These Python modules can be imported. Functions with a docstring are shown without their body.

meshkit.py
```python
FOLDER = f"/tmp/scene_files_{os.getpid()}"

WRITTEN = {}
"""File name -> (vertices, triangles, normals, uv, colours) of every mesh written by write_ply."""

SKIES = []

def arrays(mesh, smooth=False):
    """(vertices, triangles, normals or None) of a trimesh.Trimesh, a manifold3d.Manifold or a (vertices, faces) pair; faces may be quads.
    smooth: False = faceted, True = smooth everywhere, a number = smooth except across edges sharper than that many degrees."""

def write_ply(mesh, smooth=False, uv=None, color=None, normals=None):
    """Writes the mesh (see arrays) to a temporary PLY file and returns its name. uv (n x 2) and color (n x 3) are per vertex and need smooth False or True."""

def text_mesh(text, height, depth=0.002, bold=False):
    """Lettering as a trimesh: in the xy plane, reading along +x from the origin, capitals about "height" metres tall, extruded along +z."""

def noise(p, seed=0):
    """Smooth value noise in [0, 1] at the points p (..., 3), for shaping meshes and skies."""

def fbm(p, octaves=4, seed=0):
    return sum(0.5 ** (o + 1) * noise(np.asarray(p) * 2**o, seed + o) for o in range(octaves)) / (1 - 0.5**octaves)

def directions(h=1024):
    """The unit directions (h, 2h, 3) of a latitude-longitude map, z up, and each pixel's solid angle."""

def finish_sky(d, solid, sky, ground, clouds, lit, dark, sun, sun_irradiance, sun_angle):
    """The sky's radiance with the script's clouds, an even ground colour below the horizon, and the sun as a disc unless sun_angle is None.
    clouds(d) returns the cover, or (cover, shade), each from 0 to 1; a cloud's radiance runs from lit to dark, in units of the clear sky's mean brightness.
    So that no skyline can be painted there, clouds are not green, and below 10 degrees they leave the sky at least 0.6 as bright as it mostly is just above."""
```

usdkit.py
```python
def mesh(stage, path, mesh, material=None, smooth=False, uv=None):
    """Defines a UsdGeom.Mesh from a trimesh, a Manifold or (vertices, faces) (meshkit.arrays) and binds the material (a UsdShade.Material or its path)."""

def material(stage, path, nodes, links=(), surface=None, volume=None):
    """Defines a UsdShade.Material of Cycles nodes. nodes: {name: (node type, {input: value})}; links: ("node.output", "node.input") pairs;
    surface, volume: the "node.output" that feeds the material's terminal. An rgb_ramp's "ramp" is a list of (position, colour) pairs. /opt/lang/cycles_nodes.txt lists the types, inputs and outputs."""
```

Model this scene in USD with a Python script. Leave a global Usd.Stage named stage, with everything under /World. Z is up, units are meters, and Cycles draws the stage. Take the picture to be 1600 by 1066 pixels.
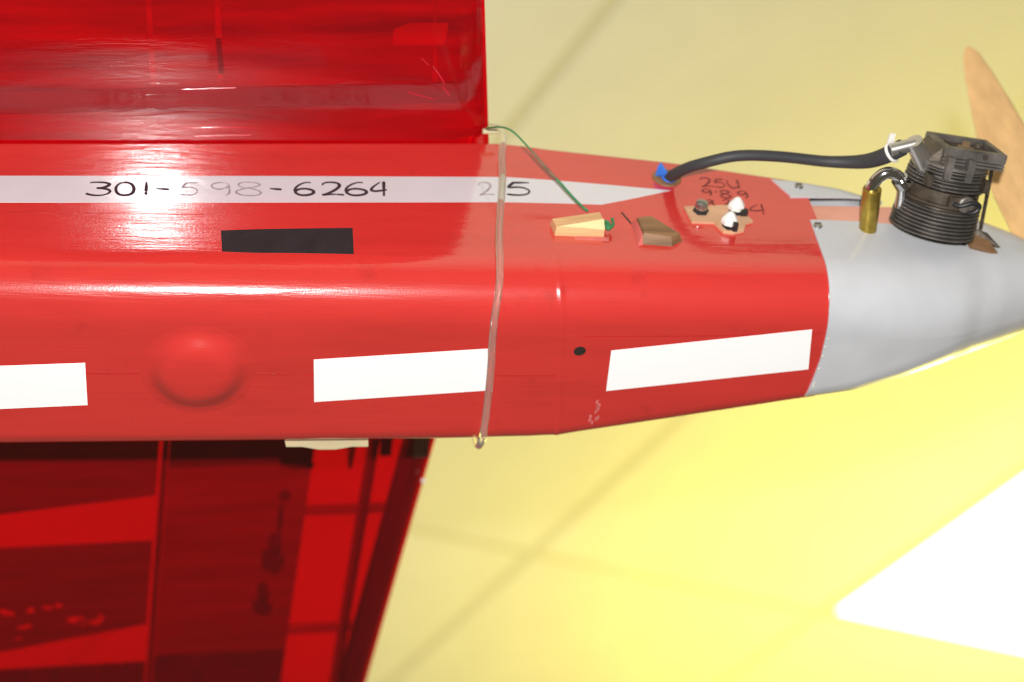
import math, numpy as np, trimesh, manifold3d, usdkit, meshkit
from pxr import Usd, UsdGeom, UsdLux, UsdShade, Gf, Sdf, Vt
from shapely.geometry import LineString, Polygon, Point, box as sbox
from shapely.ops import unary_union
from scipy.interpolate import CubicSpline

stage = Usd.Stage.CreateInMemory()
UsdGeom.SetStageUpAxis(stage, 'Z'); UsdGeom.SetStageMetersPerUnit(stage, 1.0)
world = UsdGeom.Xform.Define(stage, '/World'); stage.SetDefaultPrim(world.GetPrim())
UsdGeom.Scope.Define(stage, '/World/Looks')

def matrix(rows, t):
    return Gf.Matrix4d(*[float(x) for r in rows for x in (*r, 0)], *map(float, t), 1.0)

# ------------------------------------------------------------------ camera, lamps
CAM_ROWS = ((0.86275783, -0.49823218, -0.08610242), (-0.22806233, -0.53545346, 0.8131895), (-0.45126102, -0.68194889, -0.57559466))
CAM_POS = np.array([0, 0, 1.5])
cam = UsdGeom.Camera.Define(stage, '/World/camera')
cam.AddTransformOp().Set(matrix(CAM_ROWS, CAM_POS))
cam.CreateHorizontalApertureAttr(36.0); cam.CreateVerticalApertureAttr(23.976)
cam.CreateFocalLengthAttr(67.5); cam.CreateFocusDistanceAttr(0.885); cam.CreateFStopAttr(5.8)
cam.CreateClippingRangeAttr(Gf.Vec2f(0.01, 100))
cam.CreateExposureAttr(0.0)

def light(kind, name, pos, intensity, color, **kw):
    l = kind.Define(stage, '/World/' + name)
    UsdGeom.Xformable(l).AddTranslateOp().Set(Gf.Vec3d(*map(float, pos)))
    l.CreateIntensityAttr(intensity); l.CreateColorAttr(Gf.Vec3f(*color)); l.CreateNormalizeAttr(True)
    for k, v in kw.items():
        getattr(l, f'Create{k}Attr')(v)
    return l
# the flash sits a hand's width above the lens
FL = CAM_POS + 0.066 * np.array(CAM_ROWS[1]) + 0.02 * np.array(CAM_ROWS[0])
light(UsdLux.SphereLight, 'flash_lamp', FL, 16.4, (1.0, 0.97, 0.95), Radius=0.009)
# room lamps further down the room
light(UsdLux.SphereLight, 'room_lamp', (2.6, 2.0, 2.2), 35.0, (1.0, 0.87, 0.17), Radius=0.12)
light(UsdLux.SphereLight, 'room_lamp_far', (-0.9, 2.6, 1.9), 48.0, (1.0, 0.97, 0.90), Radius=0.2)
usdkit.material(stage, '/World/Looks/room_air', {'b': ('background_shader', {'color': (1.0, 0.88, 0.62), 'strength': 0.10})}, surface='b.background')
dome = UsdLux.DomeLight.Define(stage, '/World/room_light')
UsdShade.MaterialBindingAPI.Apply(dome.GetPrim()).Bind(UsdShade.Material.Get(stage, '/World/Looks/room_air'))

# ------------------------------------------------------------------ materials
M = {}
def mat(name, nodes, links=(), surface='p.BSDF'):
    M[name] = usdkit.material(stage, '/World/Looks/' + name, nodes, links, surface=surface)
    return M[name]
def plain(name, color, rough=0.5, metallic=0.0, var=0.12, scale=60, bump=0.0, bscale=400, bdist=0.0004, stretch=(1, 1, 1), coat=0.0, **kw):
    lo = tuple(c * (1 - var) for c in color); hi = tuple(min(1, c * (1 + var)) for c in color)
    nodes = {'tc': ('texture_coordinate', {}), 'mp': ('mapping', {'scale': stretch}), 'n': ('noise_texture', {'scale': scale, 'detail': 5, 'roughness': 0.6}),
             'r': ('rgb_ramp', {'ramp': [(0.3, lo), (0.7, hi)]}),
             'p': ('principled_bsdf', {'roughness': rough, 'metallic': metallic, 'coat_weight': coat, **kw})}
    links = [('tc.object', 'mp.vector'), ('mp.vector', 'n.vector'), ('n.fac', 'r.fac'), ('r.color', 'p.base_color')]
    if bump:
        nodes['bn'] = ('noise_texture', {'scale': bscale, 'detail': 3, 'roughness': 0.55})
        nodes['b'] = ('bump', {'strength': bump, 'distance': bdist})
        links += [('mp.vector', 'bn.vector'), ('bn.fac', 'b.height'), ('b.normal', 'p.normal')]
    return mat(name, nodes, links)

def gloss_red(name, color, wr=0.55):
    # iron-on covering: streaky along the fuselage, finely grained, a little grimy
    nodes = {'tc': ('texture_coordinate', {}),
             'm1': ('mapping', {'scale': (14, 190, 190)}), 'm2': ('mapping', {'scale': (6, 40, 40)}),
             'n1': ('noise_texture', {'scale': 1, 'detail': 4, 'roughness': 0.6, 'distortion': 0.6}),
             'n2': ('noise_texture', {'scale': 900, 'detail': 2}),
             'n3': ('noise_texture', {'scale': 1, 'detail': 6, 'roughness': 0.65}),
             'n4': ('noise_texture', {'scale': 45, 'detail': 6, 'roughness': 0.7}),
             'r': ('rgb_ramp', {'ramp': [(0.28, tuple(c * 0.87 for c in color)), (0.5, color), (0.75, tuple(min(1, c * 1.06) for c in color))]}),
             'r4': ('rgb_ramp', {'ramp': [(0.60, (1, 1, 1)), (0.78, (0.76, 0.78, 0.8))]}),
             'mx': ('mix_color', {'blend_type': 'multiply', 'fac': 1.0}),
             'a': ('math', {'math_type': 'multiply', 'value2': 0.15}), 's': ('math', {'math_type': 'add'}),
             'rr': ('map_range', {'from_min': 0.3, 'from_max': 0.7, 'to_min': 0.20, 'to_max': 0.27}),
             'b': ('bump', {'strength': wr, 'distance': 0.0006}),
             'p': ('principled_bsdf', {'specular_ior_level': 0.36, 'coat_weight': 1.0, 'coat_roughness': 0.045, 'coat_ior': 1.95})}
    links = [('tc.object', 'm1.vector'), ('tc.object', 'm2.vector'), ('m1.vector', 'n1.vector'), ('tc.object', 'n2.vector'), ('m2.vector', 'n3.vector'), ('tc.object', 'n4.vector'),
             ('n3.fac', 'r.fac'), ('n4.fac', 'r4.fac'), ('r.color', 'mx.a'), ('r4.color', 'mx.b'), ('mx.result', 'p.base_color'),
             ('n2.fac', 'a.value1'), ('n1.fac', 's.value1'), ('a.value', 's.value2'), ('s.value', 'b.height'), ('b.normal', 'p.normal'), ('b.normal', 'p.coat_normal'),
             ('n3.fac', 'rr.value'), ('rr.result', 'p.roughness')]
    return mat(name, nodes, links)
RED = (0.60, 0.033, 0.028)
gloss_red('red_covering', RED, 0.30)
gloss_red('red_paint', (0.62, 0.024, 0.032), 0.3)

# see-through red film
mat('red_film', {
    'tc': ('texture_coordinate', {}), 'm1': ('mapping', {'scale': (16, 120, 120)}),
    'n1': ('noise_texture', {'scale': 1, 'detail': 4, 'roughness': 0.6, 'distortion': 0.8}),
    'n2': ('noise_texture', {'scale': 26, 'detail': 5, 'roughness': 0.65}),
    'b': ('bump', {'strength': 0.24, 'distance': 0.0006}),
    'tr': ('transparent_bsdf', {'color': (0.88, 0.004, 0.045)}),
    'rc': ('rgb_ramp', {'ramp': [(0.3, (0.50, 0.003, 0.02)), (0.7, (0.70, 0.004, 0.03))]}),
    'd': ('diffuse_bsdf', {}), 'tl': ('translucent_bsdf', {'color': (0.75, 0.006, 0.02)}),
    'dd': ('mix_closure', {'fac': 0.4}), 'body': ('mix_closure', {'fac': 0.16}),
    'g': ('glossy_bsdf', {'color': (1, 1, 1), 'roughness': 0.08}), 'lw': ('layer_weight', {'blend': 0.5}), 'pw': ('math', {'math_type': 'power', 'value2': 5.0}), 'f': ('math', {'math_type': 'multiply_add', 'value2': 0.95, 'value3': 0.058}), 'mx': ('mix_closure', {})},
    [('tc.object', 'm1.vector'), ('m1.vector', 'n1.vector'), ('tc.object', 'n2.vector'), ('n1.fac', 'b.height'), ('b.normal', 'g.normal'), ('n2.fac', 'rc.fac'), ('rc.color', 'd.color'),
     ('d.BSDF', 'dd.closure1'), ('tl.BSDF', 'dd.closure2'), ('tr.BSDF', 'body.closure1'), ('dd.closure', 'body.closure2'),
     ('lw.facing', 'pw.value1'), ('pw.value', 'f.value1'), ('f.value', 'mx.fac'), ('body.closure', 'mx.closure1'), ('g.BSDF', 'mx.closure2')], surface='mx.closure')
plain('balsa', (0.74, 0.56, 0.36), 0.7, var=0.14, scale=9, stretch=(1, 14, 14))
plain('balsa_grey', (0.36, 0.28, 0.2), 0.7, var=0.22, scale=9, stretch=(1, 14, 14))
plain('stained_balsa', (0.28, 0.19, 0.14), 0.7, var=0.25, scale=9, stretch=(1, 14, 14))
plain('balsa_mid', (0.52, 0.39, 0.26), 0.7, var=0.2, scale=9, stretch=(1, 14, 14))
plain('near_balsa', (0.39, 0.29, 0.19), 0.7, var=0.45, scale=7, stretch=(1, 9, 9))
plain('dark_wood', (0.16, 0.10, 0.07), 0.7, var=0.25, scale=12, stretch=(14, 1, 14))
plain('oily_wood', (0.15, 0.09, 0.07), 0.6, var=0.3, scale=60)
plain('white_stripe', (0.655, 0.655, 0.69), 0.08, var=0.03, scale=50, bump=0.16, bscale=140, coat=1.0, coat_roughness=0.05, coat_ior=1.8)
plain('white_tape', (0.955, 0.955, 0.955), 0.55, var=0.008, scale=40)
plain('black_tape', (0.014, 0.014, 0.016), 0.65, var=0.35, scale=90)
plain('ink', (0.03, 0.018, 0.028), 0.6, var=0.5, scale=400)
plain('faded_ink', (0.36, 0.31, 0.32), 0.6, var=0.4, scale=300)
plain('marker', (0.17, 0.022, 0.02), 0.5, var=0.6, scale=350)
plain('grey_paint', (0.53, 0.545, 0.57), 0.36, var=0.055, scale=30, bump=0.2, bscale=120, coat=0.15)
plain('grey_edge', (0.70, 0.66, 0.55), 0.6, var=0.15, scale=90)
plain('inner_dark', (0.05, 0.035, 0.025), 0.9, var=0.3, scale=60)
plain('pink_wood', (0.70, 0.34, 0.25), 0.6, var=0.1, scale=30)
plain('orange_wood', (0.66, 0.40, 0.19), 0.55, var=0.22, scale=12, stretch=(1.2, 24, 24))
plain('pale_wood', (0.80, 0.60, 0.30), 0.6, var=0.10, scale=12, stretch=(1.2, 30, 30))
plain('brown_wood', (0.22, 0.12, 0.055), 0.5, var=0.3, scale=14, stretch=(1.5, 20, 20))
plain('plywood', (0.58, 0.34, 0.20), 0.6, var=0.16, scale=24, stretch=(1, 8, 8))
plain('red_lap', (0.50, 0.02, 0.024), 0.3)
plain('red_crease', (0.58, 0.008, 0.03), 0.16, coat=1.0)
plain('scuffed_red', (0.62, 0.17, 0.16), 0.4, var=0.2, scale=300)
plain('glue', (0.60, 0.14, 0.12), 0.25, var=0.15, scale=90)
plain('cream', (0.55, 0.50, 0.30), 0.6, var=0.05, scale=40)
plain('propeller_wood', (0.64, 0.40, 0.175), 0.42, var=0.14, scale=4, stretch=(40, 40, 2.0), coat=0.25)
plain('engine_metal', (0.17, 0.155, 0.14), 0.45, metallic=0.55, var=0.55, scale=75, bump=0.5, bscale=700, bdist=0.0003)
plain('engine_oily', (0.10, 0.08, 0.06), 0.38, metallic=0.5, var=0.55, scale=90, bump=0.4, bscale=500, bdist=0.0003)
plain('worn_silver', (0.62, 0.60, 0.57), 0.32, metallic=0.9, var=0.15, scale=120)
plain('chrome', (0.66, 0.67, 0.69), 0.14, metallic=1.0, var=0.06, scale=80)
plain('brass', (0.50, 0.36, 0.07), 0.4, metallic=0.9, var=0.25, scale=120, bump=0.35, bscale=600, bdist=0.0003)
plain('steel_screw', (0.42, 0.43, 0.42), 0.25, metallic=0.9, var=0.15, scale=200)
plain('black_plastic', (0.02, 0.02, 0.022), 0.4, var=0.2, scale=90)
plain('grey_hose', (0.036, 0.037, 0.041), 0.6, var=0.12, scale=90)
plain('white_plastic', (0.80, 0.79, 0.75), 0.35, var=0.05, scale=90)
plain('blue_plastic', (0.035, 0.16, 0.62), 0.35, var=0.1, scale=90)
plain('green_wire', (0.04, 0.20, 0.075), 0.4, var=0.15, scale=300)
plain('brown_wire', (0.17, 0.11, 0.06), 0.5, var=0.25, scale=300)
plain('ceiling_tile', (0.82, 0.775, 0.625), 0.85, var=0.03, scale=8, bump=0.4, bscale=180, bdist=0.002)
plain('grid_metal', (0.70, 0.65, 0.47), 0.6, var=0.04, scale=10)
plain('fixture_metal', (0.82, 0.78, 0.62), 0.5, var=0.02, scale=10)
mat('lit_diffuser', {'e': ('emission', {'color': (1.0, 0.97, 0.90), 'strength': 5.0})}, surface='e.emission')
mat('clear_tube', {'p': ('principled_bsdf', {'base_color': (0.95, 0.94, 0.84), 'roughness': 0.05, 'ior': 1.42, 'transmission_weight': 0.90})})

# ------------------------------------------------------------------ helpers
used = {}
def numbered(parent, name):
    k = (parent, name); n = used.get(k, 0); used[k] = n + 1
    return f'{parent}/{name}' if n == 0 else f'{parent}/{name}_{n:03d}'
def thing(name, label, cat, group=None, kind=None, xf=None):
    x = UsdGeom.Xform.Define(stage, numbered('/World', name))
    if xf is not None: x.AddTransformOp().Set(xf)
    tag(x.GetPrim(), label, cat, group, kind)
    return str(x.GetPath())
def tag(p, label=None, cat=None, group=None, kind=None):
    for k, v in (('label', label), ('category', cat), ('group', group), ('kind', kind)):
        if v: p.SetCustomDataByKey(k, v)
def obj(name, g, m, parent, smooth=32, label=None, mm=True, kind=None):
    v, f, _ = meshkit.arrays(g)
    if mm: v = v * 0.001
    path = numbered(parent, name)
    t = trimesh.Trimesh(v, f, process=False)
    prim = usdkit.mesh(stage, path, t, M[m], smooth=smooth)
    tag(prim.GetPrim(), label, kind=kind)
    return path
cat_ = trimesh.util.concatenate
def bx(x0, x1, y0, y1, z0, z1):
    b = trimesh.creation.box((x1 - x0, y1 - y0, z1 - z0)); b.apply_translation(((x0 + x1) / 2, (y0 + y1) / 2, (z0 + z1) / 2)); return b
def to_man(m):
    m = m.copy(); m.merge_vertices(); m.fix_normals()
    return manifold3d.Manifold(manifold3d.Mesh(np.asarray(m.vertices, np.float32), np.asarray(m.faces, np.uint32)))
def from_man(m):
    k = m.to_mesh(); return trimesh.Trimesh(k.vert_properties[:, :3], k.tri_verts, process=False)
def frame(u, hint):
    u = np.asarray(u, float) / np.linalg.norm(u); a = np.asarray(hint, float); a = a - u * (a @ u); a /= np.linalg.norm(a)
    return u, a, np.cross(u, a)
def cyl(p0, p1, r0, r1=None, n=28):
    r1 = r0 if r1 is None else r1
    return tube([p0, p1], [r0, r1], n, spline=False)
def tube(pts, r, n=18, steps=6, spline=True, cap=True):
    P = np.asarray(pts, float); R = np.broadcast_to(np.asarray(r, float), (len(P),)).copy()
    if spline and len(P) > 2:
        t = np.r_[0, np.cumsum(np.linalg.norm(np.diff(P, axis=0), axis=1))]
        tt = np.linspace(0, t[-1], (len(P) - 1) * steps + 1)
        R = np.interp(tt, t, R); P = CubicSpline(t, P)(tt)
    T = np.gradient(P, axis=0); T /= np.linalg.norm(T, axis=1)[:, None]
    a = np.cross(T[0], [0.3, 0.5, 0.81]); a /= np.linalg.norm(a); V = []
    for p, t_, r_ in zip(P, T, R):
        a = a - t_ * (a @ t_); a /= np.linalg.norm(a); b = np.cross(t_, a)
        q = np.linspace(0, 2 * np.pi, n, endpoint=False)
        V.append(p + r_ * (np.cos(q)[:, None] * a + np.sin(q)[:, None] * b))
    return loft(V, cap)
def loft(rings, cap=True):
    k, n = len(rings), len(rings[0]); V = np.vstack(rings); F = []
    for i in range(k - 1):
        for j in range(n):
            a, b, c, d = i * n + j, i * n + (j + 1) % n, (i + 1) * n + (j + 1) % n, (i + 1) * n + j
            F += [(a, b, c), (a, c, d)]
    if cap:
        c0, c1 = len(V), len(V) + 1; V = np.vstack([V, rings[0].mean(0), rings[-1].mean(0)])
        for j in range(n):
            F += [(c0, (j + 1) % n, j), (c1, (k - 1) * n + j, (k - 1) * n + (j + 1) % n)]
    m = trimesh.Trimesh(V, np.array(F), process=False)
    if cap: m.fix_normals()
    return m
def lathe(profile, p0, u, hint=(1, 0, 0), n=40):
    u, a, b = frame(u, hint); q = np.linspace(0, 2 * np.pi, n, endpoint=False)
    return loft([np.asarray(p0) + t * u + r * (np.cos(q)[:, None] * a + np.sin(q)[:, None] * b) for r, t in profile])
def place(mesh2d, plane, off):
    """a flat extrusion (x, y, height) laid on the side plate (y = 0), the belly (z = 0)"""
    v, f = np.array(mesh2d.vertices), np.array(mesh2d.faces)
    if plane == 'side': w = np.stack([v[:, 0], v[:, 2] + off, v[:, 1]], 1)
    else: w = np.stack([v[:, 0], v[:, 1], -(v[:, 2] + off)], 1)
    return trimesh.Trimesh(w, f[:, ::-1], process=False)
def sheet(poly, plane, off, th):
    poly = poly if hasattr(poly, 'geoms') else [poly]
    poly = getattr(poly, 'geoms', poly)
    return cat_([place(trimesh.creation.extrude_polygon(p, th, engine='earcut'), plane, off) for p in poly])
def bevel_block(pts, y0, y1, inset=1.0, plane='side'):
    """block standing on the side plate with its upper edge chamfered"""
    p = Polygon(pts); q = p.buffer(-inset, join_style=2)
    hull = []
    for poly, h in ((p, y0), (p, y1 - inset), (q, y1)):
        for x, z in list(poly.exterior.coords)[:-1]:
            hull.append((x, h, z) if plane == 'side' else (x, z, -h))
    return trimesh.convex.convex_hull(np.array(hull))
def rr(X, ymin, ymax, z0, z1, r, nc=10, ns=8):
    """rounded rectangle at station X; r: radii at (ymax,z0) (ymin,z0) (ymin,z1) (ymax,z1)"""
    cs = [(ymax - r[0], z0 + r[0], r[0], 0, -90), (ymin + r[1], z0 + r[1], r[1], -90, -180), (ymin + r[2], z1 - r[2], r[2], -180, -270), (ymax - r[3], z1 - r[3], r[3], -270, -360)]
    arcs = []
    for cy, cz, q, a0, a1 in cs:
        t = np.radians(np.linspace(a0, a1, nc)); arcs.append(np.stack([cy + q * np.cos(t), cz + q * np.sin(t)], 1))
    out = []
    for i in range(4):
        out.append(arcs[i]); s, e = arcs[i][-1], arcs[(i + 1) % 4][0]
        k = np.linspace(0, 1, ns + 2)[1:-1, None]; out.append(s + (e - s) * k)
    P = np.vstack(out)
    return np.column_stack([np.full(len(P), X), P])
def keyed(X, table):
    t = np.asarray(table, float); return [np.interp(X, t[:, 0], t[:, k]) for k in range(1, t.shape[1])]
zw = lambda X: 110.5 + (np.asarray(X, float) + 234.5) * 0.0403            # height of the wing's underside
le = lambda y: 11.0 - 0.128 * (np.abs(np.asarray(y, float) + 50) - 50) + np.where(np.asarray(y, float) < -60, 4.5, 0.0)    # leading edge

# ------------------------------------------------------------------ ceiling of the room
C0 = np.array([1.56087, 2.36977, 3.05405]); TX, TY = 0.61, 1.5
XL = [-5 * TX + 0.045 - TX * 0, -4 * TX + 0.045, -3 * TX + 0.045, -2 * TX + 0.045, -TX + 0.045, 0, TX, 2 * TX, 3 * TX, 4 * TX]
ceiling = thing('ceiling', 'cream suspended ceiling of long flat tiles above the red airplane', 'ceiling', kind='structure', xf=matrix(((1, 0, 0), (0, 1, 0), (0, 0, 1)), C0))
def tile(x0, y0, x1, y1):
    g = 0.0083; b = 0.003
    lo = np.array([(x0 + g + b, y0 + g + b, 0.0042), (x1 - g - b, y0 + g + b, 0.004), (x1 - g - b, y1 - g - b, 0.004), (x0 + g + b, y1 - g - b, 0.004)])
    mid = np.array([(x0 + g, y0 + g, 0.0056), (x1 - g, y0 + g, 0.0056), (x1 - g, y1 - g, 0.0056), (x0 + g, y1 - g, 0.0056)])
    return loft([lo, mid, mid + (0, 0, 0.012)])
for i in range(-5, 4):
    for j in range(-3, 3):
        if (i, j) == (1, -1): continue
        obj('ceiling_tile', tile(XL[i + 5], j * TY, XL[i + 6], (j + 1) * TY), 'ceiling_tile', ceiling, smooth=False, mm=False)
for i in range(-5, 5):
    obj('grid_rail', bx(XL[i + 5] - 0.008, XL[i + 5] + 0.008, -3 * TY, 3 * TY, 0.0046, 0.03), 'grid_metal', ceiling, smooth=False, mm=False)
for j in range(-3, 4):
    for i in range(-5, 4):
        obj('cross_rail', bx(XL[i + 5] + 0.0085, XL[i + 6] - 0.0085, j * TY - 0.008, j * TY + 0.008, 0.0048, 0.0295), 'grid_metal', ceiling, smooth=False, mm=False)
obj('ceiling_slab', bx(-5.2 * TX, 4.2 * TX, -3.2 * TY, 3.2 * TY, 0.05, 0.09), 'ceiling_tile', ceiling, smooth=False, mm=False)
lamp = thing('ceiling_light', 'glowing white rectangular light panel set into the cream ceiling', 'ceiling light', xf=matrix(((1, 0, 0), (0, 1, 0), (0, 0, 1)), C0))
lx0, lx1, ly0, ly1 = TX + 0.014, 2 * TX - 0.014, -TY + 0.014, -0.014
ring = sbox(lx0, ly0, lx1, ly1).difference(sbox(lx0 + 0.016, ly0 + 0.016, lx1 - 0.016, ly1 - 0.016).buffer(0.008))
fr = trimesh.creation.extrude_polygon(ring, 0.02, engine='earcut'); fr.apply_translation((0, 0, 0.001))
obj('frame', fr, 'fixture_metal', lamp, smooth=False, mm=False)
obj('diffuser', bx(lx0 + 0.004, lx1 - 0.004, ly0 + 0.004, ly1 - 0.004, 0.004, 0.018), 'lit_diffuser', lamp, smooth=False, mm=False)

# ------------------------------------------------------------------ the airplane
PL_ROWS = ((0.92570195, -0.37824067, 0.00314705), (-0.36715398, -0.89650558, 0.24794294), (0.09096076, 0.23067672, 0.96876953))
PL = matrix(PL_ROWS, (0.39384864, 0.60383668, 2.03941729))
plane = thing('model_airplane', 'red radio-controlled model airplane with white stripes, grey nose and dark engine, seen from below', 'model airplane', xf=PL)

# fuselage: station, width, height, radii (side/belly, belly/far side, far side/top, top/side)
FUS = [(-440, 86, 92, 20, 11, 3, 3), (-235, 106, 110.3, 24, 12, 2, 2), (-13, 103.6, 119.2, 24, 12, 2, 2), (14, 102.6, 120.3, 24, 12, 2, 2), (26, 102.3, 119.6, 24, 12, 3, 3), (42, 101.4, 117.2, 24, 12, 5, 4),
       (105, 88.7, 107.7, 24, 12, 6, 4), (159, 77.6, 95.4, 24, 12, 6, 4), (171, 75.2, 92.3, 24, 12, 6, 4)]
def fus_ring(X, grow=0.0):
    w, h, a, b, c, d = keyed(X, FUS)
    return rr(X, -w - grow, grow, -grow, h + grow, (a + grow, b + grow, c + grow, d + grow))
stations = sorted(set(list(np.linspace(-440, 171, 62)) + [14, 20, 26] + list(np.arange(29, 43, 0.75))))
rings = []
for X in stations:
    r_ = fus_ring(X)
    if 28 < X < 44:   # glassed joint: a low slanting ridge round the fuselage
        big = fus_ring(X, 0.35); xs = 32 - 0.10 * r_[:, 1]
        k = (np.exp(-((X - xs) / 1.3) ** 2) * np.clip((34 - r_[:, 2]) / 14, 0, 1))[:, None]; r_ = r_ * (1 - k) + big * k
    rings.append(r_)
body = to_man(loft(rings))
hole = to_man(cyl((45.3, -39.5, -3), (45.3, -39.5, 9), 3.0))
hose_hole = to_man(cyl((99, -9, 91), (99, 4, 91), 5.2))
fuselage = obj('fuselage', from_man(body - hole - hose_hole), 'red_covering', plane, smooth=35)
obj('hole_liner', lathe([(3.02, 0.3), (3.02, 8.9), (0.01, 8.9), (0.01, 8.2), (2.6, 8.2), (2.6, 0.3), (3.02, 0.3)], (45.3, -39.5, 0), (0, 0, 1), n=28), 'inner_dark', fuselage)
obj('hose_grommet', cat_([lathe([(4.2, -6), (5.2, -6), (5.2, 0.1), (7.6, 0.1), (7.3, 0.7), (5.0, 1.3), (4.2, 1.0)], (99, 0, 91), (0, 1, 0)), cyl((99, -8.9, 91), (99, -6.5, 91), 5.1)]), 'brown_wood', fuselage)
# round bulge on the belly
prof = [(0.01, 6.6), (5, 6.55), (9, 6.4), (12, 6.05), (14.5, 5.4), (16.5, 4.5), (18.2, 3.4), (20, 2.15), (21.6, 1.2), (23.2, 0.55), (25, 0.2), (27, 0.04), (29, -0.4)]
obj('bulge', lathe(prof[::-1], (-137.4, -52.3, 0), (0, 0, -1), n=64), 'red_covering', fuselage, smooth=60, label='round red bulge on the belly')
# white stripe with a pointed front
st = Polygon([(-440, 75), (-440, 55), (-330, 57.5), (-230.5, 59.8), (-100, 63.9), (12.6, 67.6), (40, 67.4), (61.1, 66.9), (80, 73.2), (99.2, 80.2), (66, 84.2), (34.6, 87.6), (15.1, 89.1), (-100, 86.0), (-232.2, 81.7)])
stripe = obj('white_stripe', sheet(st, 'side', -0.05, 0.16), 'white_stripe', fuselage, smooth=False, label='long white stripe with a pointed front end')
STROKES = {'3': [[(.12, .95), (.55, .99), (.92, .88), (.78, .66), (.45, .55)], [(.45, .55), (.85, .47), (.97, .28), (.75, .06), (.35, .0), (.0, .1)]],
           '0': [[(.5, .98), (.12, .8), (.02, .45), (.15, .12), (.5, .01), (.88, .14), (.99, .5), (.85, .85), (.5, .98)]],
           '1': [[(.5, 1), (.5, .35)], [(.5, .18), (.5, .06)]], '-': [[(0, .5), (1, .46)]],
           '5': [[(.98, .97), (.35, .95)], [(.35, .95), (.15, .58), (.55, .62), (.92, .42), (.86, .14), (.5, .02), (.05, .06)]],
           '9': [[(.9, .8), (.55, .98), (.1, .85), (.06, .6), (.45, .46), (.86, .66), (.9, .8), (.95, .4), (.75, .02)]],
           '8': [[(.5, .55), (.12, .74), (.3, .97), (.8, .95), (.92, .75), (.5, .55), (.05, .32), (.2, .04), (.75, .0), (.98, .24), (.5, .55)]],
           '6': [[(.82, .97), (.4, .88), (.06, .5), (.12, .12), (.5, .0), (.9, .14), (.92, .38), (.5, .5), (.1, .32)]],
           '2': [[(.04, .78), (.3, .98), (.75, .94), (.85, .68), (.5, .3), (.05, .03)], [(.05, .03), (.5, .08), (1, .05)]],
           '4': [[(.62, .98), (.05, .38), (.95, .42)], [(.9, 1.0), (.82, .0)]],
           'U': [[(.05, 1), (.08, .3), (.4, .02), (.85, .2)], [(.9, 1), (.9, .0)]], '.': [[(.3, .4), (.7, .6)]],
           'H': [[(.05, 1), (.0, .1)], [(.0, .5), (.95, .45)], [(.9, .95), (1, .0)]]}
def glyph(c, x0, z0, x1, z1, w):
    out = []
    for k, s in enumerate(STROKES[c]):
        p = np.array(s, float)
        if len(p) > 2:
            t = np.arange(len(p)); q = CubicSpline(t, p)(np.linspace(0, len(p) - 1, len(p) * 4))
        else: q = np.linspace(p[0], p[1], 6)
        q = np.column_stack([x0 + q[:, 0] * (x1 - x0), z0 + q[:, 1] * (z1 - z0)])
        for i in range(len(q) - 1):   # a pen that thickens down the stroke
            f = 0.62 + 0.55 * abs(math.sin(1.7 * k + 2.6 * i / len(q)))
            out.append(LineString(q[i:i + 2]).buffer(w * f / 2, quad_segs=3))
    return unary_union(out).simplify(0.03)
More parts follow.
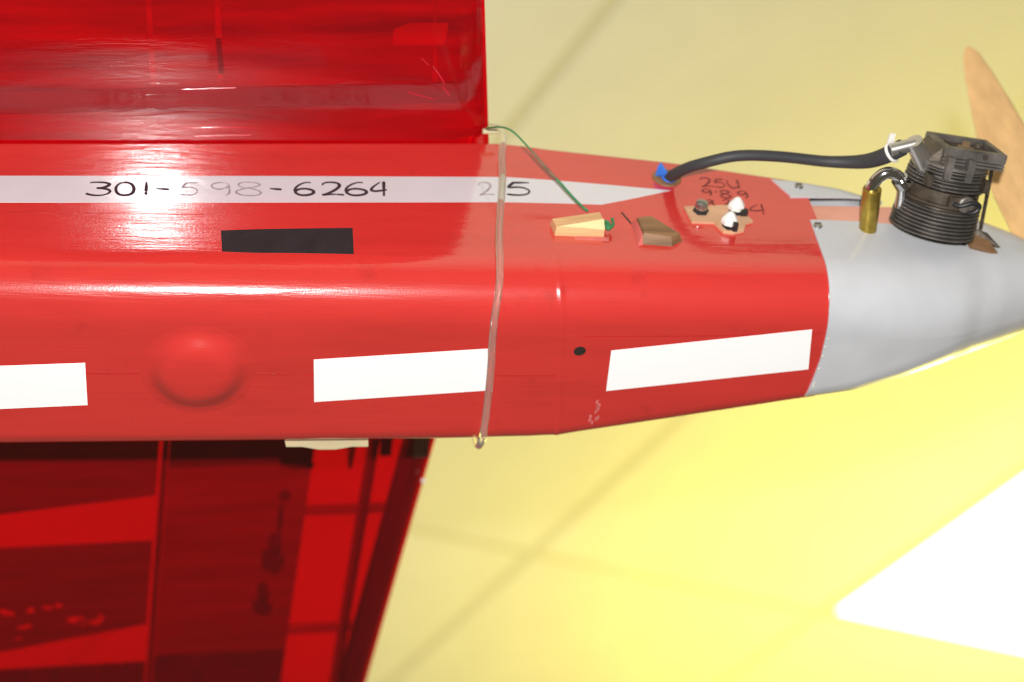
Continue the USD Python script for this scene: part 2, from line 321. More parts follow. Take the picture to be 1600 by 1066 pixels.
NUM = [('3', -190.6, 67.0, -179.6, 77.9), ('0', -177.4, 67.4, -168.6, 78.3), ('1', -163.5, 67.8, -162.2, 78.5), ('-', -157.7, 68.0, -152.7, 78.8), ('5', -146.5, 68.4, -138.0, 79.3), ('9', -131.8, 68.8, -122.5, 79.8), ('8', -120.1, 69.2, -107.6, 80.3), ('-', -103.1, 69.7, -98.5, 80.6),
       ('6', -91.6, 70.1, -81.8, 81.2), ('2', -77.9, 70.5, -67.9, 81.6), ('6', -66.6, 70.8, -55.8, 82.0), ('4', -54.0, 71.2, -46.3, 82.3), ('2', 0.3, 73.0, 7.4, 84.1), ('5', 14.2, 73.4, 26.4, 84.8)]
for k, (c, x0, z0, x1, z1) in enumerate(NUM):
    faint = k in (4, 5, 6, 12)
    obj('handwritten_digit' if c != '-' else 'handwritten_dash', sheet(glyph(c, x0, z0, x1, z1, 1.0 if faint else 1.5), 'side', 0.12, 0.06), 'faded_ink' if faint else 'ink', stripe, smooth=False, label='worn, faded digit' if faint else None)
MARK = [('2', 116.4, 84.1, 122.4, 92.2), ('5', 123.4, 83.8, 129.0, 91.3), ('U', 130.4, 83.4, 136.7, 90.4), ('9', 115.6, 76.8, 120.3, 82.0), ('.', 122.1, 79.2, 123.0, 80.4), ('8', 124.6, 74.9, 129.9, 81.2), ('9', 134.1, 75.2, 139.0, 80.9), ('8', 115.7, 67.4, 119.7, 72.5), ('2', 125.0, 68.8, 128.6, 73.3), ('6', 130.6, 68.4, 134.3, 72.9), ('4', 137.1, 61.5, 145.3, 69.4)]
for c, x0, z0, x1, z1 in MARK:
    obj('marker_scribble', sheet(glyph(c, x0, z0, x1, z1, 1.0), 'side', 0.02, 0.05), 'marker', fuselage, smooth=False)
obj('black_tape', sheet(Polygon([(-127.3, 40.4), (-110, 41.9), (-88, 43.1), (-64.7, 44.1), (-65.0, 33), (-65.3, 23.6), (-90, 23.9), (-112, 23.6), (-126.8, 24.2)]), 'side', -0.05, 0.2), 'black_tape', fuselage, smooth=False)
for p in ([(-228.6 - 45, -52.6), (-189.8, -48.1), (-189.5, -74.7), (-230.3 - 45, -80)], [(-83.2, -45.5), (-0.1, -38.1), (2.7, -64.9), (-81.8, -72.6)], [(60.8, -38.9), (159.4, -24.6), (163.0, -50.4), (62.0, -65.1)]):
    obj('white_tape', sheet(Polygon(p), 'belly', -0.05, 0.2), 'white_tape', fuselage, smooth=False)
lapm = [(-440, -57.0), (-150, -54.6), (-90, -55.2), (36, -55.4)]
obj('covering_lap', sheet(LineString(lapm).buffer(0.35, cap_style=2), 'belly', 0.0, 0.03), 'red_lap', fuselage, smooth=False)
obj('covering_lap', sheet(LineString([(45, -30.2), (100, -29.4), (165, -27)]).buffer(0.3, cap_style=2), 'belly', 0.0, 0.03), 'red_lap', fuselage, smooth=False)
obj('covering_lap', sheet(LineString([(-440, 50.5), (-240, 52.0), (-130, 53.0)]).buffer(0.25, cap_style=2), 'side', 0.0, 0.03), 'red_lap', fuselage, smooth=False)
# scuffs and glue
rng = np.random.default_rng(5)
for (cx, cy, n_, sx, sy) in ((57.5, -84, 5, 1.2, 2.0), (59.5, -76, 6, 0.9, 2.6), (34, -26, 3, 0.6, 2.5)):
    for k in range(n_):
        t = np.linspace(0, 2 * np.pi, 13, endpoint=False); rad = rng.uniform(0.4, 1.2, 13); x, y = cx + rng.normal(0, sx), cy + rng.normal(0, sy)
        obj('scuff', sheet(Polygon(np.column_stack([x + 0.8 * rad * np.cos(t), y + 1.7 * rad * np.sin(t)])).buffer(0), 'belly', 0.0, 0.05), 'scuffed_red', fuselage, smooth=False)
# cream scrap on the far lower edge
obj('cream_tape', loft([np.array([(-96 + k * 44, -106.0, 22), (-96 + k * 44, -105.2, 22), (-94 + k * 41, -107.6, 6 - 2 * (k in (0.4, 0.6))), (-94 + k * 41, -108.2, 6 - 2 * (k in (0.4, 0.6)))]) for k in (0, 0.2, 0.4, 0.6, 0.8, 1.0)]), 'cream', fuselage, smooth=False)
# wooden blocks on the side plate
b1 = trimesh.convex.convex_hull(np.array([(32.4, 0, 49.5), (57.8, 0, 54.8), (57.9, 0, 39.4), (33.6, 0, 40.6), (33.0, 4.2, 48.6), (57.0, 6.0, 52.4), (57.4, 7.5, 44.5), (34.2, 4.6, 41.6), (57.6, 4.5, 40.0)]))
obj('wooden_block', b1, 'orange_wood', fuselage, smooth=False, label='pale orange wooden block with the green wire')
obj('block_facet', trimesh.convex.convex_hull(np.array([(36, 4.75, 42.0), (57.5, 7.5, 44.4), (57.65, 4.45, 39.8), (57.6, 7.8, 44.2), (57.8, 4.7, 39.6), (36, 5.0, 41.8)])), 'pale_wood', fuselage, smooth=False)
b2 = trimesh.convex.convex_hull(np.array([(74.4, 0, 52.5), (83.0, 0, 54.0), (97.0, 0, 37.6), (91.0, 0, 33.2), (74.6, 0, 34.6), (76.2, 5.2, 49.6), (82.6, 5.6, 50.6), (95.0, 4.4, 38.2), (90.4, 4.2, 35.4), (77.0, 5.0, 37.2)]))
obj('wooden_block', b2, 'brown_wood', fuselage, smooth=False, label='dark brown worn wooden block')
obj('glue_smear', cat_([trimesh.convex.convex_hull(np.array([(43, 0, 37.4), (60, 0, 36.6), (60.5, 0, 40), (44, 0, 41), (46, 0.5, 38.6), (58, 0.6, 38.2), (58, 0.6, 39.6)])), trimesh.convex.convex_hull(np.array([(73.4, 0, 51.6), (75.2, 0, 52.6), (76.6, 0, 34.0), (74.0, 0, 33.4), (75.0, 4.6, 49.0), (76.2, 4.6, 37.4), (75.6, 4.9, 43)]))]), 'glue', fuselage, smooth=40)
obj('slot', sheet(Polygon([(69.8, 60.6), (70.8, 60.8), (74.6, 50.2), (73.6, 49.8)]), 'side', 0.0, 0.08), 'inner_dark', fuselage, smooth=False)
# switch plate
pts = [(102.9, 64.6), (129.7, 66.9), (136.3, 53.4), (132.4, 51.8), (129.9, 45.6), (124.5, 43.6), (119.1, 44.4), (115.9, 52.0), (104.6, 52.4)]
up = Polygon(pts)
plate = obj('screw_plate', cat_([sheet(up, 'side', -0.05, 1.6), sheet(up.buffer(-0.35), 'side', 1.5, 0.25)]), 'plywood', fuselage, smooth=False)
def screw(x, z, cap, m):
    s = obj('screw', lathe([(4.2, 1.6), (4.2, 2.5), (3.2, 3.0), (3.2, 4.4), (0.01, 4.4)], (x, 0, z), (0, 1, 0), n=6), 'black_plastic', plate, smooth=False)
    if cap:
        obj('screw_cap', lathe([(3.9, 2.8), (4.3, 3.2), (4.3, 5.2), (3.6, 6.4), (1.7, 8.8), (0.9, 9.4), (0.01, 9.5)], (x - 0.7, 0, z + 0.4), (0.05, 1, 0.12), n=8), m, plate, smooth=20, label='white cap over a screw')
    else:
        obj('screw_cap', lathe([(3.2, 3.8), (3.5, 4.6), (3.0, 7.0), (1.0, 7.6), (0.01, 7.7)], (x, 0, z), (0, 1, 0), n=20), 'steel_screw', plate, smooth=40, label='dark bare screw head')
screw(110.6, 60.6, False, None); screw(129.4, 60.8, True, 'white_plastic'); screw(123.2, 48.4, True, 'white_plastic')
obj('cap_slot', bx(123.4, 125.8, 2.0, 6.4, 43.4, 45.6), 'black_plastic', plate, smooth=False)
obj('cap_slot', bx(130.4, 134.0, 1.8, 4.8, 56.6, 59.4), 'black_plastic', plate, smooth=False)

# ------------------------------------------------------------------ grey nose cowl
COWL = [(150, 78.6, 96.0, 24, 12, 6, 5), (166, 76.4, 94.6, 24.5, 13, 8, 6), (190, 73.6, 92.0, 27, 16, 14, 11), (215, 68, 87, 29, 22, 24, 20), (240, 61, 79, 28, 28, 28, 26), (262, 52.5, 65, 25, 25, 25, 24), (280, 44, 51, 21.5, 21.5, 21.5, 21), (294, 34.5, 37.5, 17, 17, 17, 17), (303, 24, 25, 11.9, 11.9, 11.9, 11.9)]
def cowl_ring(X, t):
    w, h, *r = keyed(X, COWL); k = np.clip((X - 166) / 84, 0, 1) ** 1.2
    q = np.clip((X - 212) / 50, 0, 1); yc = -37.2 + 3.4 * q; zc = 46.3 + 2.8 * q; w += 6.5 * q; h += 5.5 * q; r = [v + 2.9 * q for v in r]
    y1 = (1 - k) * 0.9 + k * (yc + w / 2); z0 = (1 - k) * -0.9 + k * (zc - h / 2)
    return rr(X, y1 - w - t * 2 + t, y1 + 0 - t * 0 - (0 if t == 0 else 0) + 0, z0, z0 + h, r) if t == 0 else rr(X, y1 - w + t, y1 - t, z0 + t, z0 + h - t, [max(1, q - t) for q in r])
Xs = np.linspace(150, 303, 50)
outer = to_man(loft([cowl_ring(X, 0) for X in Xs])); inner = to_man(loft([cowl_ring(X, 1.3) for X in np.linspace(148, 297, 46)]))
def prism(pts, y0, y1):
    m = trimesh.creation.extrude_polygon(Polygon(pts), y1 - y0, engine='earcut')
    v = np.array(m.vertices); return to_man(trimesh.Trimesh(np.stack([v[:, 0], v[:, 2] + y0, v[:, 1]], 1), np.array(m.faces)[:, ::-1], process=False))
opening = prism([(140, 56.4), (222, 55.4), (229, 49), (234, 43), (246, 41), (250, 52), (250, 120), (216, 120), (213, 80), (206, 77.8), (160, 75.6), (140, 75.6)], -30, 30)
# slanting rear rim: everything behind it is cut away
rim_side = prism([(140, -10), (165.8, -10), (165.8, 11), (166.4, 40), (166.8, 56.6), (140, 58)], -9, 20)
rim_top = prism([(140, 75), (160.6, 75.0), (161.6, 77), (159, 82), (152.2, 97), (140, 110)], -9, 20)
rim_belly_m = trimesh.creation.extrude_polygon(Polygon([(140, 10), (165.8, 10), (166, -14), (167, -27), (167.6, -43), (166.6, -56), (165.4, -68), (164.5, -90), (140, -90)]), 70, engine='earcut'); rim_belly_m.apply_translation((0, 0, -20))
cowl_m = outer - inner - opening - rim_side - rim_top - to_man(rim_belly_m)
cowl = obj('nose_cowl', from_man(cowl_m), 'grey_paint', plane, smooth=35)
for (x, z) in ((169.4, 50.6), (167.6, 84.4)):
    obj('cowl_screw', lathe([(2.3, 0.6), (2.3, 1.3), (1.7, 1.9), (0.01, 2.0)], (x, 0.2, z), (0, 1, 0), n=20), 'steel_screw', cowl, smooth=40)
    obj('screw_slot', bx(x - 1.7, x + 1.7, 2.1, 2.35, z + 0.5, z + 1.3), 'inner_dark', cowl, smooth=False)
for k in range(7):
    a = rng.uniform(0, 1); obj('rim_chip', trimesh.creation.icosphere(1, 0.55).apply_transform(np.diag([1.2, 1, 0.4, 1])).apply_translation((168.6 - 1.0 * a, -26 - 38 * a, -0.9)), 'grey_edge', cowl, smooth=50)
# engine bay
obj('bay_floor', bx(168, 226, -12, -3.0, 56, 73.5), 'pink_wood', plane, smooth=False, label='pinkish wooden engine bearer')
obj('firewall', bx(171.2, 176, -70, -13, 6, 86), 'inner_dark', plane, smooth=False)

# ------------------------------------------------------------------ engine
C = np.array([226.0, -6.0, 43.0]); U, V, W = frame((0.12, 0.945, 0.30), (1, 0, 0))
V, W = V, W
C = C + U * 10.5; TS = 0.75
E = lambda t, v=0, w=0: C + U * t * TS + V * v + W * w
def elathe(p, c, u, **k): return lathe([(r, t * TS) for r, t in p], c, u, **k)
def ebox(t0, t1, v0, v1, w0, w1, ch=0.6):
    q = []
    for t in (t0, t1):
        for v in (v0, v1):
            for w in (w0, w1):
                for (a, b, c) in ((ch, 0, 0), (0, ch, 0), (0, 0, ch)):
                    q.append(E(t + (a if t == t0 else -a), v + (b if v == v0 else -b), w + (c if w == w0 else -c)))
    return trimesh.convex.convex_hull(np.array(q))
engine = obj('engine', elathe([(0.01, 0.4), (12, 0.5), (18.4, 0.6), (18.0, 18), (17.2, 32), (16.5, 47), (0.01, 47)], C, U), 'engine_oily', plane, label='dark oily two-stroke engine with cooling fins')
def fin(t, r, th=1.25, flat=None, m='engine_metal'):
    r += rng.uniform(-0.35, 0.3); th += rng.uniform(-0.15, 0.2)
    g = elathe([(0.01, t), (r - 0.4, t), (r, t + 0.35), (r, t + th - 0.35), (r - 0.4, t + th), (0.01, t + th)], C, U, n=56)
    obj('cooling_fin', g, m, engine, smooth=40)
for k in range(8): fin(0.5 + 2.55 * k, 21.6 - 0.06 * k)
obj('cylinder_band', elathe([(0.01, 21.2), (19.6, 21.2), (20.2, 22), (20.2, 23.4), (18.4, 24), (18.4, 31.5), (19.6, 32.2), (0.01, 32.6)], C, U, n=56), 'engine_oily', engine)
for k in range(6): fin(33.4 + 2.35 * k, 20.4 - 0.25 * k)
# towards the viewer is -W or +W: side that looks down and out
front = -1 if (W @ np.array([0, 0.635, -0.757])) < 0 else 1
obj('exhaust_port', ebox(23.0, 30.8, -4, 11, *sorted((front * 12, front * 20.6)), 1.2), 'engine_oily', engine)
obj('port_lever', tube([E(27, -2, front * 21), E(27.5, 4, front * 22.4), E(29.6, 8.5, front * 22.6), E(27.6, 11.4, front * 22.2), E(24.2, 10.6, front * 22.0), E(23.4, 6, front * 21.4)], 1.15, 12), 'black_plastic', engine)
obj('side_boss', lathe([(0.01, 0), (4.2, 0), (4.2, 5), (3.4, 5.6), (0.01, 5.6)], E(27, 5, front * 16.5), W * front), 'engine_metal', engine)
# cylinder head with a recessed square top
hx, hw = 16.4, 14.0
hc = 6.0
obj('head_base', elathe([(0.01, 47), (18.8, 47), (18.8, 48.6), (15, 50.4), (0.01, 50.4)], C, U, n=48), 'engine_metal', engine)
head_fins = [ebox(50.2 + 2.3 * k, 51.7 + 2.3 * k, hc - hx - 0.25 * k, hc + hx, -hw, hw, 0.5) for k in range(2)]
obj('head_fin', head_fins[0], 'engine_metal', engine, smooth=False); obj('head_fin', head_fins[1], 'engine_metal', engine, smooth=False)
obj('head_core', ebox(50, 56, hc - 14, hc + 14.5, -hw + 1.5, hw - 1.5), 'engine_oily', engine, smooth=False)
for (a, b, c, d) in ((hc - hx, hc + hx, -hw, -hw + 3.2), (hc - hx, hc + hx, hw - 3.2, hw), (hc - hx, hc - hx + 3.2, -hw + 3.3, hw - 3.3), (hc + hx - 3.2, hc + hx, -hw + 3.3, hw - 3.3)):
    obj('head_rim', ebox(54.6, 61.2, a, b, c, d, 0.8), 'engine_metal', engine, smooth=False)
obj('head_recess', ebox(54.8, 57.4, hc - hx + 3, hc + hx - 3, -hw + 3, hw - 3, 0.3), 'inner_dark', engine, smooth=False)
obj('glow_plug', elathe([(0.01, 57), (4.6, 57), (4.6, 58.6), (2.2, 59.0), (2.2, 62.2), (0.01, 62.4)], C + V * hc, U, n=6), 'brown_wire', engine, smooth=False)
for (a, b) in ((-10, -8), (10, -8), (-10, 8), (10, 8)):
    obj('head_bolt', elathe([(0.01, 57), (2.2, 57), (2.2, 59.4), (0.01, 59.6)], C + V * (hc + a) + W * b, U, n=12), 'engine_oily', engine)
obj('head_hole', lathe([(0.01, 0), (1.5, 0), (1.5, 0.3), (0.01, 0.3)], E(58, hc + 5.0, front * hw), W * front, n=18), 'inner_dark', engine)
# slanting shoulder on the tail side of the head
obj('head_shoulder', trimesh.convex.convex_hull(np.array([E(48, -17, -9), E(48, -17, 9), E(60, -10, -11), E(60, -10, 11), E(48, -9, -12), E(48, -9, 12), E(54, -16.5, -7), E(54, -16.5, 7)])), 'engine_oily', engine, smooth=False)
# cast ribs below the head, on the side towards the viewer
for v0 in (-9.5, 1.5): obj('cast_rib', ebox(41, 56, v0, v0 + 3.6, *sorted((front * 13, front * 19.2)), 1.0), 'engine_metal', engine)
for (t0, v0) in ((34, -16), (36, 12)): obj('cast_lug', ebox(t0, t0 + 8, v0, v0 + 2.6, *sorted((front * 10, front * (20.5 if abs(v0) < 13 else 17))), 0.6), 'engine_oily', engine)
# silver elbow to the hose
elbow = obj('elbow', cyl((207.3, 52.4, 52), (218.6, 34.6, 51), 4.5, 4.2), 'worn_silver', engine)
obj('elbow_spigot', cyl((196.8, 47.0, 52), (208.6, 50.6, 52), 3.3, 3.3), 'worn_silver', engine)
# chrome bend into a brass sleeve
obj('chrome_bend', tube([(209.5, 14.5, 50), (208.6, 22, 50), (206.4, 29.2, 50), (202.0, 33.8, 50), (197.4, 34.6, 50), (193.4, 31.0, 50), (191.7, 26.0, 50), (191.6, 22.0, 50)], 3.1, 20), 'chrome', engine)
obj('brass_sleeve', lathe([(0.01, -1), (4.5, -1), (4.5, 2), (4.7, 12), (4.75, 24.2), (4.3, 25.0), (2.9, 25.0), (2.9, 24), (0.01, 24)], (195.6, 0.5, 50), (-0.14, 0.98, 0), n=32), 'brass', engine)
obj('bend_nut', lathe([(3.2, -1), (4.3, -1), (4.3, 4), (3.2, 4)], (205.2, 30.6, 50), (0.6, -0.8, 0), n=12), 'chrome', engine)
# pushrod and its foot at the nose side
obj('push_rod', cyl((251.2, 38.6, 50), (255.4, 1.5, 50), 1.0, n=12), 'engine_oily', engine)
obj('rod_foot', trimesh.convex.convex_hull(np.array([(247, -6, 40), (262, -9, 37), (247, -2, 46), (260.5, -3, 38.5), (250, 1.0, 46), (258, -0.5, 43), (265, -7, 36), (248, 0, 38)])), 'brown_wood', engine, smooth=False)
obj('rod_bracket', trimesh.convex.convex_hull(np.array([(248, 0, 47), (252, 3.0, 48), (258, 1.4, 46.5), (264.5, -3.4, 40.6), (263, -4.4, 41.6), (250, -1, 49), (257, -2, 48)])), 'engine_oily', engine, smooth=False)

# ------------------------------------------------------------------ hose from the engine into the fuselage
hose = obj('fuel_hose', tube([(99, -6, 91), (99.4, 1.5, 88.6), (100.6, 8.5, 83), (104.5, 16.5, 77), (112, 23.5, 72), (123, 28.5, 70), (140, 29.6, 70), (158, 28.4, 70), (173, 27.6, 69), (183, 29.6, 66), (191, 34.0, 61), (198, 42.0, 55.5), (202.5, 48.6, 52)], [2.9, 2.9, 2.9, 2.8, 2.8, 2.8, 2.8, 2.8, 2.9, 3.3, 3.8, 4.2, 4.2], 20, steps=5), 'grey_hose', plane, smooth=60)
obj('hose_clip', tube([(99.4 + 3.2 * math.cos(a), 2.6 + 0.5 * math.sin(a), 88.4 + 3.2 * math.sin(a)) for a in np.linspace(0, 2 * math.pi, 12)], 0.75, 10, steps=3), 'blue_plastic', hose)
obj('clip_tail', trimesh.convex.convex_hull(np.array([(92.6, 2, 90.4), (97.4, 2, 88.6), (93.6, 6.4, 92.2), (96.6, 6.4, 91.6), (94.8, 7.4, 94.0), (95.8, 7.4, 93.8), (97.6, 6.6, 86), (99.2, 5.4, 85.6)])), 'blue_plastic', hose, smooth=False)
u_, a_, b_ = frame((0.55, 0.75, -0.35), (0, 0, 1))
obj('hose_tie', tube([np.array((199.0, 43.6, 54.6)) + 4.5 * (math.cos(a) * a_ + math.sin(a) * b_) for a in np.linspace(0, 2 * math.pi, 14)], 0.8, 8, steps=3), 'white_plastic', hose)
obj('tie_tail', bx(196.6, 199.6, 47.4, 52.6, 57, 58.2), 'white_plastic', hose, smooth=False)

# ------------------------------------------------------------------ propeller
H = np.array([311.0, -37.2, 46.3]); tip = np.array([285.5, 25.0, 188.5])
axis = tip - H; L = np.linalg.norm(axis); ax = axis / L
def blade(sgn):
    rings = []
    for s, ch, beta, th in ((0.07, 17, 58, 9.0), (0.16, 22, 60, 7.4), (0.28, 28, 60, 5.6), (0.42, 31, 58, 4.6), (0.58, 28.5, 56, 3.8), (0.74, 22, 54, 3.0), (0.88, 15, 52, 2.4), (0.96, 9.5, 51, 1.8), (0.995, 4, 50, 1.0), (1.0, 1.6, 50, 0.5)):
        b = math.radians(beta); X1 = np.array([1.0, 0, 0]); X1 -= ax * (X1 @ ax); X1 /= np.linalg.norm(X1); T = np.cross(ax, X1)
        c = X1 * math.sin(b) + T * math.cos(b); n = np.cross(ax, c)
        q = np.linspace(0, 2 * np.pi, 20, endpoint=False)
        rings.append(H + ax * L * s + (ch / 2) * np.cos(q)[:, None] * c + (th / 2) * np.sin(q)[:, None] * n)
    m = loft(rings)
    if sgn < 0:
        R = trimesh.transformations.rotation_matrix(math.pi, (1, 0, 0), H); m.apply_transform(R)
    return m
prop = obj('propeller', lathe([(0.01, -7), (11.5, -7), (13, -5), (13, 4), (11.5, 6), (0.01, 6)], H, (1, 0, 0)), 'propeller_wood', plane, label='varnished orange wooden propeller')
obj('blade', blade(1), 'propeller_wood', prop, smooth=60); obj('blade', blade(-1), 'propeller_wood', prop, smooth=60)
obj('spinner_nut', lathe([(0.01, 6), (8, 6), (8, 9), (5, 10), (5, 16), (2, 20), (0.01, 20.5)], H, (1, 0, 0), n=24), 'worn_silver', prop)

# ------------------------------------------------------------------ wing: film over balsa
def wing_ring(y):
    xl = float(le(y)); ch = 285 - 0.05 * abs(y)
    xb = np.array([ch, ch * 0.8, ch * 0.55, ch * 0.3, 42, 28, 20, 14, 9, 5, 2, 0.4])
    zb = np.where(xb < 20, 5.5 * (1 - xb / 20) ** 2.2, 0)
    xt = np.array([0.2, 1.5, 4, 8, 14, 24, 40, 70, 110, 160, 220, ch])
    zt = np.array([8.2, 10.6, 13.2, 16.2, 19.6, 24, 28.5, 32, 31.5, 26, 15.5, 1.2])
    x = np.r_[xl - xb, xl - xt]; z = np.r_[zb + zw(xl - xb), zt + zw(xl - xt)]
    return np.column_stack([x, np.full(len(x), y), z])
wing = obj('wing', loft([wing_ring(y) for y in (-520, -460, -400, -340, -280, -220, -160, -101.5, -50, 0.5, 60, 120, 190, 260, 340)]), 'red_film', plane, smooth=40, label='high wing covered in see-through red film')
def board(poly, off, th):
    m = trimesh.creation.extrude_polygon(poly if hasattr(poly, 'exterior') else Polygon(poly), th, engine='earcut'); v = np.array(m.vertices)
    v[:, 2] += zw(v[:, 0]) + off
    return trimesh.Trimesh(v, np.array(m.faces), process=False)
def spotted(poly, seeds):
    p = Polygon(poly); g = np.random.default_rng(11)
    for (cx, cy, w, h, n) in seeds:
        for k in range(n):
            x, y = cx + g.uniform(-w, w), cy + g.uniform(-h, h); r = g.uniform(0.9, 2.8)
            t = np.linspace(0, 2 * np.pi, 9, endpoint=False); p = p.difference(Polygon(np.column_stack([x + r * 1.5 * g.uniform(0.6, 1.2, 9) * np.cos(t), y + r * g.uniform(0.6, 1.2, 9) * np.sin(t)])).buffer(0))
    return max(getattr(p, 'geoms', [p]), key=lambda q: q.area)
def quad(x0a, x1a, ya, x0b, x1b, yb): return [(x0a, ya), (x1a, ya), (x1b, yb), (x0b, yb)]
def slat(name, poly, m, off=0.7, th=1.6): obj(name, board(poly, off, th), m, wing, smooth=False)
# near panel (towards the camera)
slat('balsa_sheet', [(-262, 1.2), (-6, 1.2), (-9, 23.5), (-262, 14.5)], 'near_balsa')
slat('rib_cap', [(-262, 15.0), (-4, 24.0), (-5, 35.0), (-262, 28.2)], 'stained_balsa', 1.0)
for x0, x1 in ((-262, -161.2), (-158.4, -129), (-126.2, -22.5)):
    ya0, ya1 = 28.6 + (x0 + 262) * 0.027, 28.6 + (x1 + 262) * 0.027
    slat('balsa_sheet', [(x0, ya0), (x1, ya1), (x1 - 6, 150), (x1 - 14, 338), (x0 - 12, 338), (x0 - 4, 150)], 'near_balsa')
for xc in (-159.8, -127.6, -21.0): slat('spar', [(xc - 1.3, 36), (xc + 1.3, 36), (xc - 12.5, 338), (xc - 15.1, 338)], 'balsa_mid', 2.0, 5)
slat('balsa_sheet', [(-19.4, 36), (-10, 36), (-44, 338), (-53, 338)], 'near_balsa', 0.9)
slat('dark_patch', [(-66, 79), (-26, 81), (-29, 100), (-66, 100)], 'balsa_grey', 0.45, 0.2)
slat('dark_patch', [(-44, 57), (-18, 57.5), (-17, 70), (-36, 70), (-44, 66)], 'balsa_mid', 0.45, 0.2)
slat('dark_patch', [(-128.6, 40), (-125.6, 40), (-127.6, 60), (-130, 60)], 'dark_wood', 0.45, 0.2)
def le_strip(y0, y1, m):
    rings = []
    for y in np.linspace(y0, y1, 8):
        xl = float(le(y)); q = np.array([(-17, 0.9), (-11, 2.0), (-6, 3.6), (-2.2, 6.6), (-3, 9.5), (-8, 13), (-17, 16)])
        rings.append(np.column_stack([xl + q[:, 0], np.full(len(q), y), zw(xl + q[:, 0]) + q[:, 1]]))
    obj('leading_edge', loft(rings), m, wing, smooth=30)
for pts in ([(-24, 47), (-19, 40), (-15, 33)], [(-17, 33.5), (-13, 28.5)], [(-29, 50), (-25, 46)], [(-152, 7.6), (-128, 8.6), (-104, 8.2)], [(-146, 31), (-120, 32)], [(-140, 3.4), (-112, 4.0)], [(-34, 30), (-21, 26)]):
    P3 = [(x, y, float(zw(x)) + 0.25) for x, y in pts]
    obj('film_crease', tube(P3, [0.2] + [0.5] * (len(P3) - 2) + [0.2] if len(P3) > 2 else 0.4, 8, steps=4), 'red_crease', wing, smooth=60)
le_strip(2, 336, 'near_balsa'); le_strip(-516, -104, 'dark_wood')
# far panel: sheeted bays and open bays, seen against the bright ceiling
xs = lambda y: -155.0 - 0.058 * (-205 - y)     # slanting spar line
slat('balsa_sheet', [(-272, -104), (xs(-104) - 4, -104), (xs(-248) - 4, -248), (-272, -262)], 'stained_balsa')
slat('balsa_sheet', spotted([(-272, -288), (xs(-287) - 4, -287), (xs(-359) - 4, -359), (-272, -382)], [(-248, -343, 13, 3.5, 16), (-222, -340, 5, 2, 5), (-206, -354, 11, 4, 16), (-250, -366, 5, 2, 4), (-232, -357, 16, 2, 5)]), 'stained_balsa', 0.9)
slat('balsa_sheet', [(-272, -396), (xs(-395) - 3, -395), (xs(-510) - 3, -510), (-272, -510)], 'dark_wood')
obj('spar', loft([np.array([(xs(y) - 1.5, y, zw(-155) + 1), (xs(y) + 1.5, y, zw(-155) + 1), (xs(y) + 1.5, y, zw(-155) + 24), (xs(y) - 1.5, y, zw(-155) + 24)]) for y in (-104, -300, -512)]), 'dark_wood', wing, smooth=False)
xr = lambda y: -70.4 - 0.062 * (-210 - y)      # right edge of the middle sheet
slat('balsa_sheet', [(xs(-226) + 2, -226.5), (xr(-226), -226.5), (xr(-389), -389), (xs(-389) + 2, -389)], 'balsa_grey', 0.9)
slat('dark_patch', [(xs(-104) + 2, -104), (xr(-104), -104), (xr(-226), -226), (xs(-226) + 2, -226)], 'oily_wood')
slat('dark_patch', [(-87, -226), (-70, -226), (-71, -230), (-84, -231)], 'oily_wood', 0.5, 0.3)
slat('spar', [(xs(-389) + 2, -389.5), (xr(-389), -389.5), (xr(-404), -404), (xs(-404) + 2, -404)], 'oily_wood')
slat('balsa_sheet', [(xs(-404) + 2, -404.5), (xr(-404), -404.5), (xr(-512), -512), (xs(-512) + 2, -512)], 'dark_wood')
for (x, y, w_, h_) in ((-86.6, -252, 3.4, 5), (-91, -293, 4.2, 10), (-92, -307, 6.5, 12), (-97, -335, 4, 9), (-97.5, -348, 6, 8), (-88.5, -272, 1.8, 14)):
    t = np.linspace(0, 2 * np.pi, 26, endpoint=False); rad = 1 + 0.12 * np.sin(2 * t + x) + 0.08 * np.sin(5 * t + 2 * y)
    slat('stain', list(zip(x + w_ * rad * np.cos(t), y + h_ * rad * np.sin(t))), 'oily_wood', 0.45, 0.25)
for (x0, y0, x1, y1, w_) in ((-34, -205, -52, -515, 1.6), (-46, -195, -49, -232, 1.0)):
    slat('rib', [(x0 - w_, y0), (x0 + w_, y0), (x1 + w_, y1), (x1 - w_, y1)], 'oily_wood', 1.0, 22)
for y in (-279, -386):
    slat('cross_spar', [(xr(y) + 1, y - 1.5), (le(y) - 14, y - 1.5), (le(y) - 14, y + 1.5), (xr(y) + 1, y + 1.5)], 'balsa_grey', 12, 6)
slat('dark_patch', [(-33, -197), (-25, -197), (-25.5, -222), (-32, -222)], 'oily_wood', 0.5, 0.6)
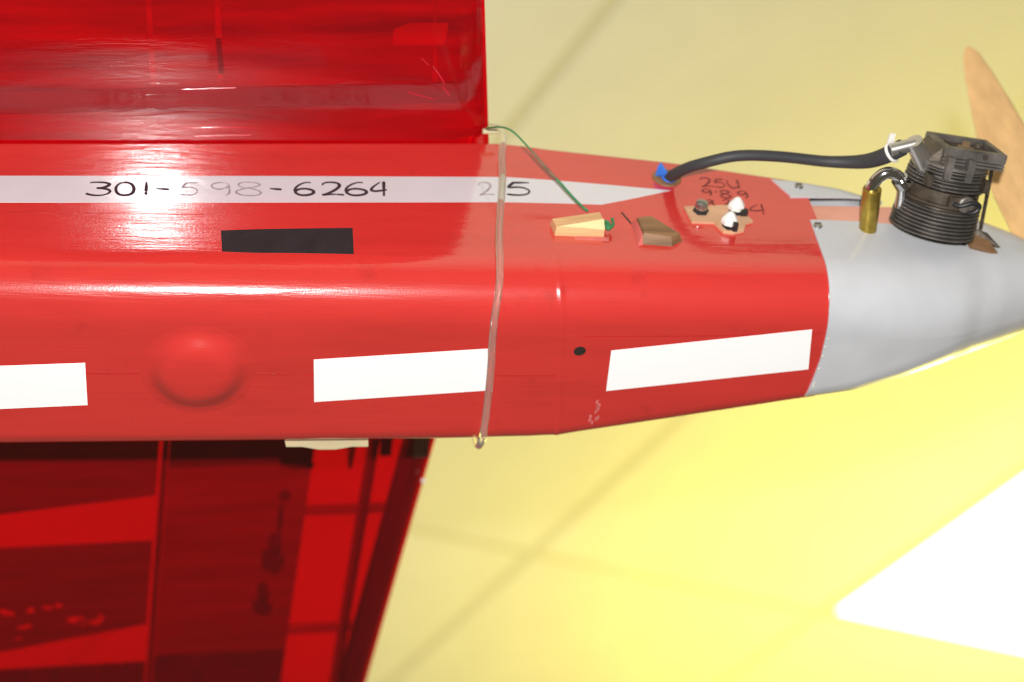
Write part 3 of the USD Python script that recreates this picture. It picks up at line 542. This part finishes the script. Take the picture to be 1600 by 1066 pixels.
slat('dark_patch', [(-15, -197), (-3, -197), (-3, -224), (-12, -224)], 'oily_wood', 0.5, 0.6)
obj('pin', trimesh.creation.icosphere(2, 1.5).apply_translation((-4.6, -243, zw(-5) + 0.2)), 'white_plastic', wing, smooth=60)
# dowel under the leading edge for the band
obj('dowel', cyl((6, 7.5, 118.9), (13.5, 7.5, 119.1), 1.4), 'cream', wing)

# ------------------------------------------------------------------ green wire from the wing to the block
wire = obj('green_wire', tube([(6.0, 17, 108), (8.6, 21, 102.5), (15.9, 26, 92), (21, 23, 88), (25.3, 20, 84.2)], 0.5, 10), 'green_wire', plane)
obj('bare_wire', tube([(25.3, 20, 84.2), (31, 16, 78), (37.5, 12, 71.3)], 0.7, 10), 'brown_wire', wire)
obj('wire_end', tube([(37.5, 12, 71.3), (42.5, 9, 65), (47.6, 6.6, 58.3), (51.6, 5, 54.4)], 0.62, 10), 'green_wire', wire)
obj('wire_knot', cat_([tube([(57.4, 3.2, 46.8), (59.4, 4.0, 46.6), (60.6, 4.2, 44.0), (60.4, 4.0, 42.2), (59.0, 4.2, 43.6)], 1.25, 10), tube([(60.2, 4.2, 42.6), (62.0, 4.4, 43.0), (63.0, 4.6, 46.4), (62.8, 5.2, 48.6)], 0.75, 10)]), 'green_wire', wire)

# ------------------------------------------------------------------ clear band that holds the wing on
band = thing('hold_down_band', 'clear plastic tube stretched round the red fuselage in front of the wing', 'band', xf=PL)
obj('clear_tube', tube([(6, -20, 134), (12, 2, 131), (16.4, 4.6, 124), (15.4, 2.7, 108), (13.6, 2.5, 92), (10.6, 2.4, 70), (7.4, 2.4, 50), (5.0, 2.3, 32), (3.6, 1.2, 16), (2.2, -5.4, 3.2), (1.0, -14, -1.6), (1.0, -26, -2.5), (2.0, -44, -2.5), (2.8, -66, -2.5), (3.0, -86, -2.5), (2.6, -97, -2.0), (2.2, -104.4, 2.6), (1.8, -106.4, 14), (1.4, -106.6, 60), (1, -105, 112)], 1.85, 18, steps=5), 'clear_tube', band, smooth=60)
